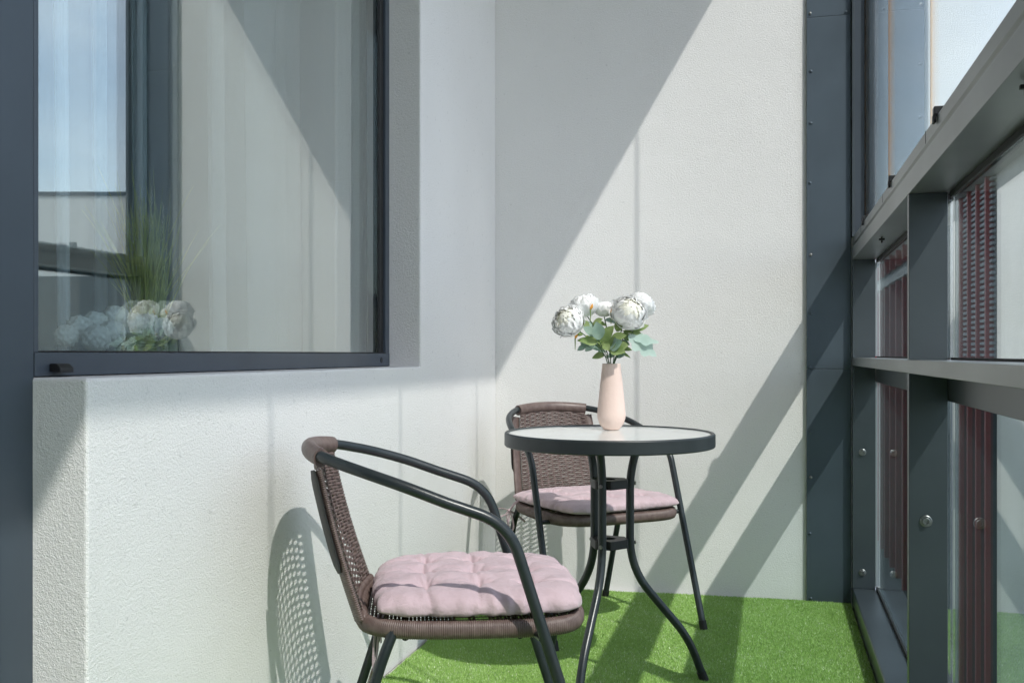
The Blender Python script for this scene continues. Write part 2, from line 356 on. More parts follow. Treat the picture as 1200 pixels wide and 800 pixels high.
# ---- sliding glass above the railing
js = [3.985, 3.19, 2.366, 1.542, .718, -.106, -.93, -1.754]
words = ['between the end wall and the first seal', 'second from the end wall', 'third from the end wall', 'fourth from the end wall', 'just right of the viewer', 'behind the viewer', 'farthest behind the viewer']
for i in range(7):
    a_, b_ = js[i + 1] + .002, js[i] - .002
    sp = empty('sliding_glass_panel', (XT, a_, 1.373), label='tall frameless sliding glass pane above the railing, ' + words[i], cat='glass panel', group='sliding panes above the railing')
    loc(MB().box(XT, XT + .003, a_, b_, 1.373, 3.322), sp).build('glass_pane', 'glass_top', sp)
    loc(MB().box(XT + .0002, XT + .0032, b_ - .001, b_ + .0065, 1.374, 3.322), sp).build('edge_seal', 'gasket', sp)
ef = empty('glazing_end_frame', (.33, 3.95, 1.39), label='upright dark grey end channel of the sliding glazing beside the metal strip', cat='frame')
loc(MB().box(.291, .300, 3.965, 3.999, 1.389, 3.32), ef).build('channel_lip', 'rail', ef, bev=.001)
loc(MB().box(.3005, .3365, 3.972, 3.9985, 1.389, 3.32), ef).build('channel', 'frame', ef, bev=.001)
loc(MB().box(.3515, .366, 3.945, 3.9985, 1.389, 3.32), ef).build('outer_lip', 'rail', ef, bev=.001)
tk = MB(); tk.box(.30, .355, YN + .02, YB - .017, 3.324, 3.3515); tag(tk.build('ceiling_track', 'rail', bev=.001), 'grey ceiling track holding the tops of the sliding glass panes', 'track')
for yy, lab in ((3.50, 'small black slider block on the handrail nearest the end wall'), (2.725, 'small black slider block midway along the handrail'), (1.985, 'small black slider block on the handrail above the second post, largest')):
    sb = MB(); sb.box(.290, .314, yy, yy + .022, 1.3885, 1.404); sb.box(.2885, .294, yy + .002, yy + .02, 1.374, 1.3895)
    o = sb.build('slider_block', 'black', bev=.0015); tag(o, lab, 'fitting', 'slider blocks on the handrail')
for yy, lab in ((3.2, 'tiny black drip clip under the handrail, far one'), (1.42, 'tiny black drip clip under the handrail, near one')):
    sb = MB(); sb.box(.318, .323, yy, yy + .012, 1.282, 1.2998); sb.box(.312, .329, yy + .002, yy + .010, 1.2895, 1.2955)
    tag(sb.build('drip_clip', 'black', bev=.001), lab, 'fitting', 'clips under the handrail')

# ---- artificial grass: backing sheet and pile
def turf():
    poly_y = np.linspace(-1.99, 3.955, 60)
    V = []; F = []
    def left(y): return XL + .006 + .007 * (1 + math.sin(y * 9.1) * .5 + math.sin(y * 23) * .4)
    def back(x): return 3.992 - max(0, (-.02 - x)) * .055 + .004 * math.sin(x * 14)
    nx = 40
    ys_ = np.linspace(0, 1, 120)
    for j, t_ in enumerate(ys_):
        for i in range(nx + 1):
            u = i / nx; yy = -1.99 + t_ * 5.99
            x = left(yy) * (1 - u) + (XR - .004) * u
            yy = -1.99 + t_ * (back(x) + 1.99)
            V.append((x, yy, 0.0))
    for j in range(119):
        for i in range(nx):
            a = j * (nx + 1) + i; F.append((a, a + 1, a + nx + 2, a + nx + 1))
    n = 340000
    xs = rng.uniform(XL + .004, XR - .004, n); yv = 2.35 + (3.99 - 2.35) * rng.uniform(0, 1, n)
    keep = np.array([x > left(y) and y < back(x) for x, y in zip(xs, yv)]); xs = xs[keep]; yv = yv[keep]; n = len(xs)
    ang = rng.uniform(0, 2 * np.pi, n); hgt = rng.uniform(.004, .0075, n); ln = rng.uniform(.0005, .0045, n); la = rng.uniform(0, 2 * np.pi, n); wd = rng.uniform(.0007, .0013, n)
    base = len(V)
    P = np.zeros((n, 3, 3)); P[:, 0] = np.stack([xs - np.cos(ang) * wd, yv - np.sin(ang) * wd, np.zeros(n)], 1); P[:, 1] = np.stack([xs + np.cos(ang) * wd, yv + np.sin(ang) * wd, np.zeros(n)], 1)
    P[:, 2] = np.stack([xs + np.cos(la) * ln, yv + np.sin(la) * ln, hgt], 1)
    allv = np.concatenate([np.array(V), P.reshape(-1, 3)])
    me = bpy.data.meshes.new('artificial_grass')
    fq = np.array(F); ft = base + np.arange(3 * n).reshape(-1, 3)
    me.vertices.add(len(allv)); me.vertices.foreach_set('co', allv.ravel())
    loops = np.concatenate([fq.ravel(), ft.ravel()]); me.loops.add(len(loops)); me.loops.foreach_set('vertex_index', loops)
    st = np.concatenate([np.arange(len(fq)) * 4, len(fq) * 4 + np.arange(n) * 3]); me.polygons.add(len(st)); me.polygons.foreach_set('loop_start', st)
    me.polygons.foreach_set('material_index', np.concatenate([np.zeros(len(fq), int), np.ones(n, int)]))
    me.update(calc_edges=True)
    tone = np.clip(rng.normal(.60, .15, n) + .06 * np.sin(xs * 7 + 2 * np.sin(yv * 5)) * np.sin(yv * 6 + xs * 3) + .03 * np.sin(xs * 31 + yv * 23), 0, 1); hi = rng.uniform(0, 1, n) < .018; tone[hi] = 1.0
    at = me.attributes.new('tone', 'FLOAT', 'FACE'); at.data.foreach_set('value', np.concatenate([np.full(len(fq), .4), tone]))
    me.materials.append(M['turf_base']); me.materials.append(M['turf']); me.validate()
    o = bpy.data.objects.new('artificial_grass', me); COL.objects.link(o)
    tag(o, 'bright green artificial grass carpet covering the balcony floor', 'artificial grass', kind='stuff')
turf()

# ------------------------------------------------------------------ chair
B_ = (.071, .278, .614); F_ = (.267, .289, 0.0); W_ = (-.303, .145, .737); T_ = (-.338, 0, .746)
TR = .0115
SX0, SX1, SHW, SZ = -.235, .247, .245, .398
def seat_pt(a, inset=0.0, e=.42):
    cx, sy = math.cos(a), math.sin(a)
    xm, hx = (SX0 + SX1) / 2, (SX1 - SX0) / 2 - inset
    hy = SHW - inset
    x = xm + hx * math.copysign(abs(cx) ** e, cx); y = hy * math.copysign(abs(sy) ** e, sy)
    y *= 1 - .10 * max(0, min(1, (xm - x) / hx)) ** 1.5
    return x, y
def ribbed_loop(mb, path, ru, rw, closed, pitch=.0042, n=10, amp=.0009):
    P = [Vector(p) for p in path]
    if closed: P = P + [P[0]]
    d = [0]
    for i in range(1, len(P)): d.append(d[-1] + (P[i] - P[i - 1]).length)
    k = max(8, int(d[-1] / (pitch / 4))); out = []; rad = []
    j = 0
    for i in range(k if closed else k + 1):
        s = d[-1] * i / k
        while j < len(d) - 2 and d[j + 1] < s: j += 1
        t = (s - d[j]) / max(1e-9, d[j + 1] - d[j]); out.append(P[j].lerp(P[j + 1], t))
        rad.append(1 + (amp / ru) * math.cos(2 * math.pi * s / pitch))
    mb.tube(out, rad, n, closed=closed, flat=(ru, rw), up=(0, 0, 1))
def back_pt(u, v):
    """backrest surface: u -1..1 across, v 0 (top) .. 1 (bottom)"""
    w_ = .138 + .028 * v
    z = .738 + .009 * (1 - u * u) * (1 - v) - .330 * v
    x = -.300 - .036 * (1 - u * u) * (1 - .5 * v) + .090 * v - .006 * math.sin(math.pi * v)
    return Vector((x, u * w_, z))
def make_chair():
    root = empty('bistro_chair', (0, 0, 0))
    # one bent tube: front leg, arm, round the back, arm, front leg
    half = [T_, (-.334, .05, .7455), (-.322, .10, .743), W_, (-.262, .190, .726), (-.205, .229, .710), (-.13, .256, .686), (-.05, .270, .656)]
    sm = spline([(p[0], p[1], p[2]) for p in half], 6)
    corner = fillet([sm[-1], Vector(B_), Vector(F_)], [.085], 12)
    left = list(sm[:-1]) + corner
    right = [Vector((p.x, -p.y, p.z)) for p in left][1:]
    path = list(reversed(right)) + left
    soft(MB().tube(path, TR, 16).build('arm_and_leg_tube', 'tube', root))
    for s in (1, -1):
        mb = MB().tube([(F_[0], s * F_[1], -.0005), (F_[0] - .0095, s * (F_[1] - .0004), .03)], TR + .002, 16)
        soft(mb.build('foot_cap', 'rubber', root))
        leg = fillet([(-.150, s * .212, .402), (-.172, s * .222, .350), (-.285, s * .224, .0)], [.05], 6)
        lo = soft(MB().tube(leg, TR - .0005, 14).build('rear_leg', 'tube', root))
        soft(MB().tube([(-.285, s * .224, -.0005), (-.277, s * .2239, .026)], TR + .0015, 14).build('foot_cap', 'rubber', lo))
        soft(MB().tube([(.128, s * .215, .386), (.137, s * .282, .390)], .008, 10).build('bracket', 'tube', root))
    soft(MB().tube([(.10, -.215, .380), (.10, .215, .380)], .008, 10).build('cross_bar', 'tube', root))
    soft(MB().tube([(-.13, -.205, .380), (-.13, .205, .380)], .008, 10).build('cross_bar', 'tube', root))
    # seat rim: ribbed wicker wrap
    mb = MB(); path = [(*seat_pt(2 * math.pi * i / 160, .012), SZ) for i in range(160)]
    ribbed_loop(mb, path, .0185, .0135, True); mb.build('seat_rim', 'brown', root, smooth=True)
    # woven seat
    mb = MB()
    xs = np.linspace(SX0 + .02, SX1 - .02, 56)
    def hy_at(x):
        best = 0
        for a in np.linspace(0, math.pi, 181):
            px, py = seat_pt(a, .016)
            if abs(px - x) < .006: best = max(best, py)
        return best
    for i, x in enumerate(xs):
        h = hy_at(x)
        if h < .02: continue
        pts = [(x, y, .4065 - .012 * (1 - (y / .25) ** 2) * .5 + .0018 * math.sin(y / .022 * math.pi + i * math.pi)) for y in np.linspace(-h, h, 60)]
        mb.tube(pts, 1, 6, flat=(.0012, .0037), up=(0, 0, 1))
    for y in np.arange(-.22, .221, .022):
        a = SX0 + .015; b = SX1 - .015
        mb.tube([(x, y, .4062 - .006 * (1 - (y / .25) ** 2)) for x in np.linspace(a, b, 20) if abs(y) < hy_at(x)], 1, 6, flat=(.001, .0025), up=(0, 0, 1))
    mb.build('woven_seat', 'brown', root, smooth=True)
    # backrest: top wrap, side rails, weave
    mb = MB(); pts = []
    for i in range(31):
        u = -1 + 2 * i / 30; y = u * .146
        pts.append((-.338 + .037 * (abs(u) ** 2), y, .746 - .009 * u * u))
    soft(MB().tube([(p[0] - .0, p[1], p[2] - .003) for p in pts], 1, 18, flat=(.0195, .0165), up=(0, 0, 1)).build('back_top_wrap', 'brown', root))
    for s in (1, -1):
        mb = MB(); path = [back_pt(s, v) + Vector((-.012, s * .012, -.014 * (1 - v))) for v in np.linspace(0.05, 1.0, 20)]
        d = [0]
        for i in range(1, 20): d.append(d[-1] + (path[i] - path[i - 1]).length)
        k = int(d[-1] / .00105); P2 = []; rad = []; j = 0
        for i in range(k + 1):
            sd_ = d[-1] * i / k
            while j < 18 and d[j + 1] < sd_: j += 1
            P2.append(path[j].lerp(path[j + 1], (sd_ - d[j]) / (d[j + 1] - d[j]))); rad.append(1 + .06 * math.cos(2 * math.pi * sd_ / .0042))
        mb.tube(P2, rad, 12, flat=(.022, .0075), up=(math.cos(R(66)), s * math.sin(R(66)), 0)); mb.build('back_side_rail', 'brown', root, smooth=True)
    for s in (1, -1):
        nn = Vector((-math.sin(R(66)), s * math.cos(R(66)), 0)) * .0095
        mb = MB(); path = [back_pt(s, v) + Vector((-.012, s * .012, -.014 * (1 - v))) + nn for v in np.linspace(0.045, .70, 14)]
        mb.tube(path, [.55, .9] + [1] * 10 + [.9, .45], 12, flat=(.0225, .0032), up=(math.cos(R(66)), s * math.sin(R(66)), 0)); soft(mb.build('side_bar', 'black', root))
    mb = MB(); rows = 46; cols = 11
    for r_ in range(rows):
        v = .03 + .95 * r_ / (rows - 1); pts = []
        for q in range(67):
            u = -1 + 2 * q / 66; p = back_pt(u, v); ph = (u + 1) / 2 * cols * math.pi + r_ * math.pi
            pts.append(p + Vector((.0023 * math.sin(ph), 0, .0006 * math.sin(q * 1.7 + r_))))
        mb.tube(pts, 1, 6, flat=(.0034, .0013), up=(0, 0, 1))
    for c_ in range(cols + 1):
        u = -1 + 2 * (c_) / cols
        if abs(u) > .99: continue
        pts = [back_pt(u, v) for v in np.linspace(.0, 1, 24)]
        mb.tube(pts, 1, 6, flat=(.0011, .0034), up=(1, 0, 0))
    mb.build('woven_back', 'brown', root, smooth=True)
    # wrapped band where the back meets the seat
    mb = MB(); path = [back_pt(u, 1.0) + Vector((-.004, 0, .004)) for u in np.linspace(-1.04, 1.04, 30)]
    ribbed_loop(mb, path, .014, .009, False); mb.build('back_lower_band', 'brown', root, smooth=True)
    return root
def copy_tree(o, parent=None):
    c = o.copy(); COL.objects.link(c); c.parent = parent
    for ch in list(o.children): copy_tree(ch, c)
    return c
ch1 = make_chair(); ch1.location = (-.661, 2.117, 0); ch1.rotation_euler.z = R(20.6)
tag(ch1, 'brown wicker bistro chair with charcoal tube arms, nearest, seen from its side', 'chair', 'wicker bistro chairs')
ch2 = copy_tree(ch1); ch2.location = (-.620, 3.502, 0); ch2.rotation_euler.z = R(-50.0)
tag(ch2, 'brown wicker bistro chair behind the round table, facing the viewer', 'chair', 'wicker bistro chairs')

# ------------------------------------------------------------------ cushions
def make_cushion(seed, puff):
    rg = random.Random(seed); n = 150; hx, hy = .220, .232; e = .42
    tuf = [(i, j) for i in (-.5, 0, .5) for j in (-.5, 0, .5)]
    ph = [rg.uniform(0, 6.28) for _ in range(12)]
    def pos(u, v):      # square -> rounded square
        uu = u * math.sqrt(1 - v ** 4 * .15); vv = v * math.sqrt(1 - u ** 4 * .15)
        return uu, vv
    def H(u, v, top):
        eu = max(0, 1 - abs(u) ** 5) ** .5; ev = max(0, 1 - abs(v) ** 5) ** .5; edge = (eu * ev) ** .75
        h = 1.0
        for a, b in tuf:
            d2 = ((u - a) ** 2 + (v - b) ** 2); h -= (.50 if top else .2) * math.exp(-d2 / .008)
            h -= .12 * math.exp(-d2 / .045)
            th_ = math.atan2(v - b, u - a); h -= .13 * math.exp(-d2 / .03) * (1 - math.exp(-d2 / .001)) * max(0, math.sin(th_ * 7 + a * 11 + b * 17 + ph[9])) ** 2
        for a in (-.5, 0, .5):
            h -= .20 * math.exp(-((u - a + .015 * math.sin(v * 7 + ph[0])) / .022) ** 2) * (.7 + .3 * math.cos(4 * math.pi * v))
            h -= .18 * math.exp(-((v - a + .015 * math.sin(u * 6 + ph[1])) / .022) ** 2) * (.7 + .3 * math.cos(4 * math.pi * u))
        h += .05 * math.sin(u * 5 + ph[2]) * math.sin(v * 4.2 + ph[3]) + .022 * math.sin(u * 21 + v * 9 + ph[4]) * math.sin(v * 17 + ph[5])
        m_ = max(abs(u), abs(v)); ang = math.atan2(v, u)
        h += .13 * (m_ ** 5) * max(-.4, math.sin(ang * 23 + 3 * math.sin(ang * 5 + ph[6]))) * (.6 + .4 * math.sin(ang * 7 + ph[10]))
        h += .06 * math.sin(u * 9 + 3 * math.sin(v * 5 + ph[7])) * math.sin(v * 8 + 2 * math.sin(u * 6))
        return h * edge
    V = []; F = []
    for side in (1, -1):
        for j in range(n + 1):
            for i in range(n + 1):
                u = -1 + 2 * i / n; v = -1 + 2 * j / n
                # concentrate rows near edge
                u = math.copysign(1 - (1 - abs(u)) ** 1.25, u); v = math.copysign(1 - (1 - abs(v)) ** 1.25, v)
                a, b = pos(u, v); ang = math.atan2(v, u); m_ = max(abs(u), abs(v))
                rr = 1 + .010 * m_ ** 8 * math.sin(ang * 37 + 3 * math.sin(ang * 4 + ph[7])) + .014 * m_ ** 4 * math.sin(ang * 4 + ph[8])
                # pinched in at tuft lines
                rr -= .020 * m_ ** 8 * (math.exp(-((abs(u) - .5) / .06) ** 2) + math.exp(-((abs(v) - .5) / .06) ** 2) + math.exp(-(u / .06) ** 2) * (abs(v) > .9) + math.exp(-(v / .06) ** 2) * (abs(u) > .9))
                h = H(u, v, side > 0)
                z = .022 + (h * puff * .62 if side > 0 else -h * .018)
                V.append((a * hx * rr + .0, b * hy * rr, z))
    k = (n + 1) * (n + 1)
    for s_ in (0, 1):
        for j in range(n):
            for i in range(n):
                a = s_ * k + j * (n + 1) + i; q = (a, a + 1, a + n + 2, a + n + 1)
                F.append(q if s_ == 0 else q[::-1])
    bm = bmesh.new()
    vs = [bm.verts.new(v) for v in V]
    for f in F: bm.faces.new([vs[i] for i in f])
    bmesh.ops.remove_doubles(bm, verts=bm.verts, dist=.00015)
    me = bpy.data.meshes.new('cushion_pad'); bm.to_mesh(me); bm.free(); me.materials.append(M['pink']); me.shade_smooth()
    return me
def ribbon(pts, wd=.009, name='tie', parent=None, up=(0, 1, 0)):
    return soft(MB().tube(spline(pts, 6), 1, 8, flat=(wd / 2, .0016), up=up).build(name, 'pink', parent))
def cushion(chair, seed, label, puff, dx=0, rz=0):
    root = empty('seat_cushion', (0, 0, 0)); me = make_cushion(seed, puff)
    o = bpy.data.objects.new('cushion_pad', me); COL.objects.link(o); o.parent = root
    c, s = math.cos(chair.rotation_euler.z), math.sin(chair.rotation_euler.z)
    root.location = (chair.location.x + c * (.022 + dx), chair.location.y + s * (.022 + dx), .4105)
    root.rotation_euler.z = chair.rotation_euler.z + rz
    tag(root, label, 'cushion', 'pink seat cushions'); return root
cu1 = cushion(ch1, 3, 'pink tufted cotton cushion on the near chair with a tie hanging down', .068)
cu2 = cushion(ch2, 11, 'pink tufted cushion on the chair behind the table, tied with a bow', .050, rz=R(3))
ribbon([(-.192, -.170, .022), (-.207, -.178, .005), (-.214, -.180, -.04), (-.216, -.178, -.10), (-.205, -.176, -.13)], .013, parent=cu1, up=(.3, 1, 0))
ribbon([(-.190, -.166, .020), (-.205, -.172, -.02), (-.210, -.171, -.075), (-.226, -.170, -.13), (-.240, -.166, -.20), (-.236, -.165, -.24)], .010, parent=cu1, up=(.5, 1, 0))
ribbon([(-.190, .17, .020), (-.208, .180, -.01), (-.214, .180, -.07), (-.21, .178, -.15)], .010, parent=cu1, up=(.3, 1, 0))
# bow at the rear right corner of the far cushion (image left)
kx, ky, kz = -.205, -.232, -.028
ribbon([(-.185, -.190, .018), (-.198, -.214, .0), (kx, ky, kz)], .008, parent=cu2, up=(1, .5, 0))
ribbon([(-.182, -.195, .014), (-.190, -.222, -.006), (kx, ky, kz)], .007, parent=cu2, up=(1, .5, 0))
for k_, (a, b) in enumerate((((-.03, -.045, .002), (-.055, -.050, -.03)), ((.004, -.006, -.03), (-.005, -.004, -.055)))):
    ribbon([(kx, ky, kz), (kx + a[0] * .6, ky + a[1] * .6, kz + a[2] + .006), (kx + a[0] * 1.2, ky + a[1] * 1.2, kz + a[2] - .012), (kx + b[0] * .8, ky + b[1] * .7, kz + b[2]), (kx - .008, ky - .008, kz - .012), (kx, ky, kz)], .008, parent=cu2, up=(1, .3, .3))
ribbon([(kx, ky, kz), (kx + .012, ky + .006, kz - .03), (kx + .018, ky + .006, kz - .06), (kx + .008, ky + .0, kz - .078)], .008, parent=cu2, up=(1, .3, 0))
ribbon([(kx, ky, kz), (kx + .01, ky + .03, kz - .02), (kx + .015, ky + .055, kz - .042)], .008, parent=cu2, up=(0, .3, 1))
soft(MB().lathe([(.001, -.006), (.005, -.004), (.007, 0), (.005, .005), (.001, .007)], (kx, ky, kz), 10).build('knot', 'pink', cu2))

# ------------------------------------------------------------------ table
TX, TY, TZ = -.4535, 2.842, .72
tb = empty('bistro_table', (TX, TY, 0), label='small round bistro table with glass top, charcoal rim and three tube legs', cat='table')
mb = MB(); RO = .300; n = 128; prof = [(RO - .016, .713), (RO - .014, .7185), (RO - .009, .7225), (RO - .003, .7225), (RO, .7185), (RO, .6865), (RO - .003, .6835), (RO - .0045, .6855), (RO - .0045, .711)]
V = []; F = []
for r_, z in prof:
    for j in range(n): V.append((r_ * math.cos(2 * math.pi * j / n), r_ * math.sin(2 * math.pi * j / n), z))
k = len(prof)
for i in range(k):
    for j in range(n): F.append((i * n + j, ((i + 1) % k) * n + j, ((i + 1) % k) * n + (j + 1) % n, i * n + (j + 1) % n))
soft(make('table_rim', V, F, 'rim', tb), 35)
soft(MB().lathe([(.001, .7135), (RO - .012, .7135), (RO - .012, .7190), (.001, .7190)], n=96).build('glass_top', 'table_glass', tb), 30)
yaw = math.atan(305 / 1170)
for k_, a0 in enumerate((7, 127, 247)):
    a = R(a0) + yaw; ca, sa = math.cos(a), math.sin(a)
    def rp_(r, z): return (r * ca, r * sa, z)
    path = fillet([rp_(.20, .690), rp_(.085, .690), rp_(.062, .60), rp_(.062, .33), rp_(.235, .125), rp_(.283, .0)], [.045, .06, .09, .06], 10)
    lg = soft(MB().tube(path, .0118, 16).build('leg', 'tube', tb))
    soft(MB().tube([rp_(.283, -.0005), rp_(.272, .026)], .0135, 14).build('foot_cap', 'rubber', lg))
    for z in (.575, .405):
        q = .0745
        bt = MB().tube([(q * ca, q * sa, z), ((q + .004) * ca, (q + .004) * sa, z)], .0055, 10); soft(bt.build('screw', 'steel', lg), 30)
for z in (.575, .405):
    mb = MB(); outl = []; a_off = R(7) + yaw
    for k_ in range(3):
        a = a_off + k_ * 2 * math.pi / 3; aa = a + math.pi / 3
        ca, sa = math.cos(a), math.sin(a); r1 = .052; h = .024
        for sg in (-1, 1): outl.append((r1 * ca - sg * h * sa, r1 * sa + sg * h * ca))
    m_ = len(outl); hole = []
    for j in range(m_ * 4): outl2 = None
    NN = 48; ring_o = []; 
    for j in range(NN):
        a = 2 * math.pi * j / NN; d = (math.cos(a), math.sin(a)); best = 1
        for q in range(m_):
            p0 = outl[q]; p1 = outl[(q + 1) % m_]; ex, ey = p1[0] - p0[0], p1[1] - p0[1]; den = d[0] * ey - d[1] * ex
            if abs(den) < 1e-9: continue
            t_ = (p0[0] * ey - p0[1] * ex) / den; s_ = (p0[0] * d[1] - p0[1] * d[0]) / den
            if t_ > 0 and -1e-6 <= s_ <= 1 + 1e-6: best = min(best, t_)
        ring_o.append((best * d[0], best * d[1]))
    V = []; F = []
    for zz in (z - .0125, z + .0125):
        V += [(x, y, zz) for x, y in ring_o]; V += [(.019 * math.cos(2 * math.pi * j / NN), .019 * math.sin(2 * math.pi * j / NN), zz) for j in range(NN)]
    for j in range(NN):
        j2 = (j + 1) % NN; F += [(j, j2, 2 * NN + j2, 2 * NN + j), (NN + j2, NN + j, 3 * NN + j, 3 * NN + j2), (2 * NN + j, 2 * NN + j2, 3 * NN + j2, 3 * NN + j), (j2, j, NN + j, NN + j2)]
    make('leg_bracket', V, F, 'black', tb, bev=.001)

# ------------------------------------------------------------------ vase and flowers
VX, VY = -.4659, 2.967
vp = [(.012, 0.0012), (.0235, .001), (.026, .004), (.036, .018), (.0415, .034), (.0425, .045), (.041, .065), (.0375, .10), (.0335, .14), (.0295, .175), (.0275, .194), (.0275, .1965), (.0262, .1975), (.0245, .1965), (.0245, .17), (.03, .12), (.034, .06), (.02, .02), (.001, .018)]
mb = MB().lathe([(r_, z) for r_, z in vp], n=48); vs = mb.build('vase', 'vase'); soft(vs, 60); vs.location = (VX, VY, .7195)
tag(vs, 'tall tapered powder pink ceramic vase standing on the glass table top', 'vase')
Fd = Vector((-math.sin(yaw), math.cos(yaw), 0)); Rd = Vector((math.cos(yaw), math.sin(yaw), 0))
def px(x, y, dz=0.0):          # offset from the vase axis, in metres, given as a look from the front
    zc = 2.99 + dz
    return Fd * zc + Rd * ((x - 600) / 1170 * zc) + Vector((0, 0, CAMH - (y - 415) * zc / 1170))
def bloom(center, axis, rad, seed, parent, core=True):
    """peony: overlapping petals laid on nested cups, the outer ones opened wide"""
    rg = random.Random(seed); mb = MB(); mc = MB()
    q0 = Vector(axis).normalized().to_track_quat('Z', 'X').to_matrix().to_4x4(); M4 = Matrix.Translation(Vector(center)) @ q0
    # (count, shell radius, tip polar angle, half width in azimuth, flare)
    shells = [(6, 1.00, 1.50, .70, .10), (7, .96, 1.26, .64, .06), (7, .92, 1.04, .64, .05), (7, .87, .84, .66, .045), (6, .82, .64, .74, .04), (6, .77, .46, .80, .035), (5, .72, .30, .9, .03)]
    for li, (cnt, rho, tip, hw, flare) in enumerate(shells):
        for k_ in range(cnt):
            a0 = 2 * math.pi * (k_ + .5 * (li % 2)) / cnt + rg.uniform(-.12, .12); tp = tip + rg.uniform(-.14, .14); p1, p2, p3 = (rg.uniform(0, 6.28) for _ in range(3))
            rr = rho * (1 + .022 * (k_ % 2) + rg.uniform(-.02, .02)); nu, nv = 9, 10; V = []; F = []
            for i in range(nu + 1):
                t = i / nu
                for j in range(nv + 1):
                    sj = -1 + 2 * j / nv
                    th = 2.75 + (tp - 2.75) * t * (1 - .10 * sj * sj) + .05 * math.sin(sj * 7 + p1) * t ** 3
                    w_ = hw * (.35 + .65 * math.sin(math.pi * min(1, .15 + .60 * t)))
                    az = a0 + sj * w_ * (1.0 if t < .75 else 1 - (t - .75) * 1.1)
                    r_ = rr * (1 + flare * t ** 4 + .05 * t ** 2 * math.sin(sj * 5 + p2) + .03 * t ** 3 * math.sin(sj * 11 + p3) - .04 * (abs(sj) ** 2) * (1 - t) + .022 * abs(sj) ** 2)
                    V.append(M4 @ Vector((rad * r_ * math.sin(th) * math.cos(az), rad * r_ * math.sin(th) * math.sin(az), rad * r_ * math.cos(th) * .92)))
            for i in range(nu):
                for j in range(nv): a = i * (nv + 1) + j; F.append((a, a + 1, a + nv + 2, a + nv + 1))
            (mc if li >= 5 else mb).add(V, F)
    sph = [M4 @ Vector((rad * .68 * math.sin(a) * math.cos(b), rad * .68 * math.sin(a) * math.sin(b), rad * .68 * math.cos(a))) for a in np.linspace(.05, math.pi - .05, 12) for b in np.linspace(0, 2 * math.pi, 19)[:-1]]
    mc.add(sph, [(i * 18 + j, i * 18 + (j + 1) % 18, (i + 1) * 18 + (j + 1) % 18, (i + 1) * 18 + j) for i in range(11) for j in range(18)])
    b_ = mb.build('bloom', 'petal', parent, smooth=True)
    mc.build('bloom_centre', 'petal_core' if core else 'petal', b_, smooth=True)
def leaf(mb, p, d, L_, W, nrm=(0, 0, 1), fold=.25, curl=.2, lobes=0):
    d = Vector(d).normalized(); nrm = Vector(nrm); s = d.cross(nrm).normalized(); nn = s.cross(d).normalized(); V = []; F = []; nu = 10
    for i in range(nu + 1):
        t = i / nu; w_ = W * (math.sin(math.pi * t ** .85) ** .8 if 0 < t < 1 else .02)
        if lobes: w_ *= 1 + .32 * math.cos(t * lobes * 2 * math.pi)
        for j in range(5):
            sj = -1 + j / 2; V.append(Vector(p) + d * (L_ * t) + s * (w_ * sj) + nn * (fold * w_ * abs(sj) - curl * L_ * t * t))
    for i in range(nu):
        for j in range(4): a = i * 5 + j; F.append((a, a + 1, a + 6, a + 5))
    mb.add(V, F)
def one_leaf(mk, par, *a, **k):
    m_ = MB(); leaf(m_, *a, **k); return m_.build('leaf', mk, par, smooth=True)
mouth = Vector((VX, VY, .7195 + .19))
spec = [  # px x, y, depth offset, radius px, axis (right, toward viewer, up), label
    (666, 376, -.03, 18.5, (-.5, .75, .45), 'large white peony bloom drooping to the far left of the bouquet'),
    (684, 357, .02, 16.5, (-.3, .1, 1), 'white peony bloom at the upper left of the bouquet'),
    (708, 361, .03, 11.5, (0, .2, 1), 'small half open white peony in the middle of the bouquet'),
    (737, 366, -.03, 20, (.1, .9, .45), 'largest white peony with creamy centre facing the viewer at the right'),
    (753, 356, .03, 16, (.7, -.1, .9), 'white peony bloom at the far right behind the creamy one'),
    (743, 385, .02, 10, (.5, .2, -.3), 'small white peony bloom tucked under the creamy one')]
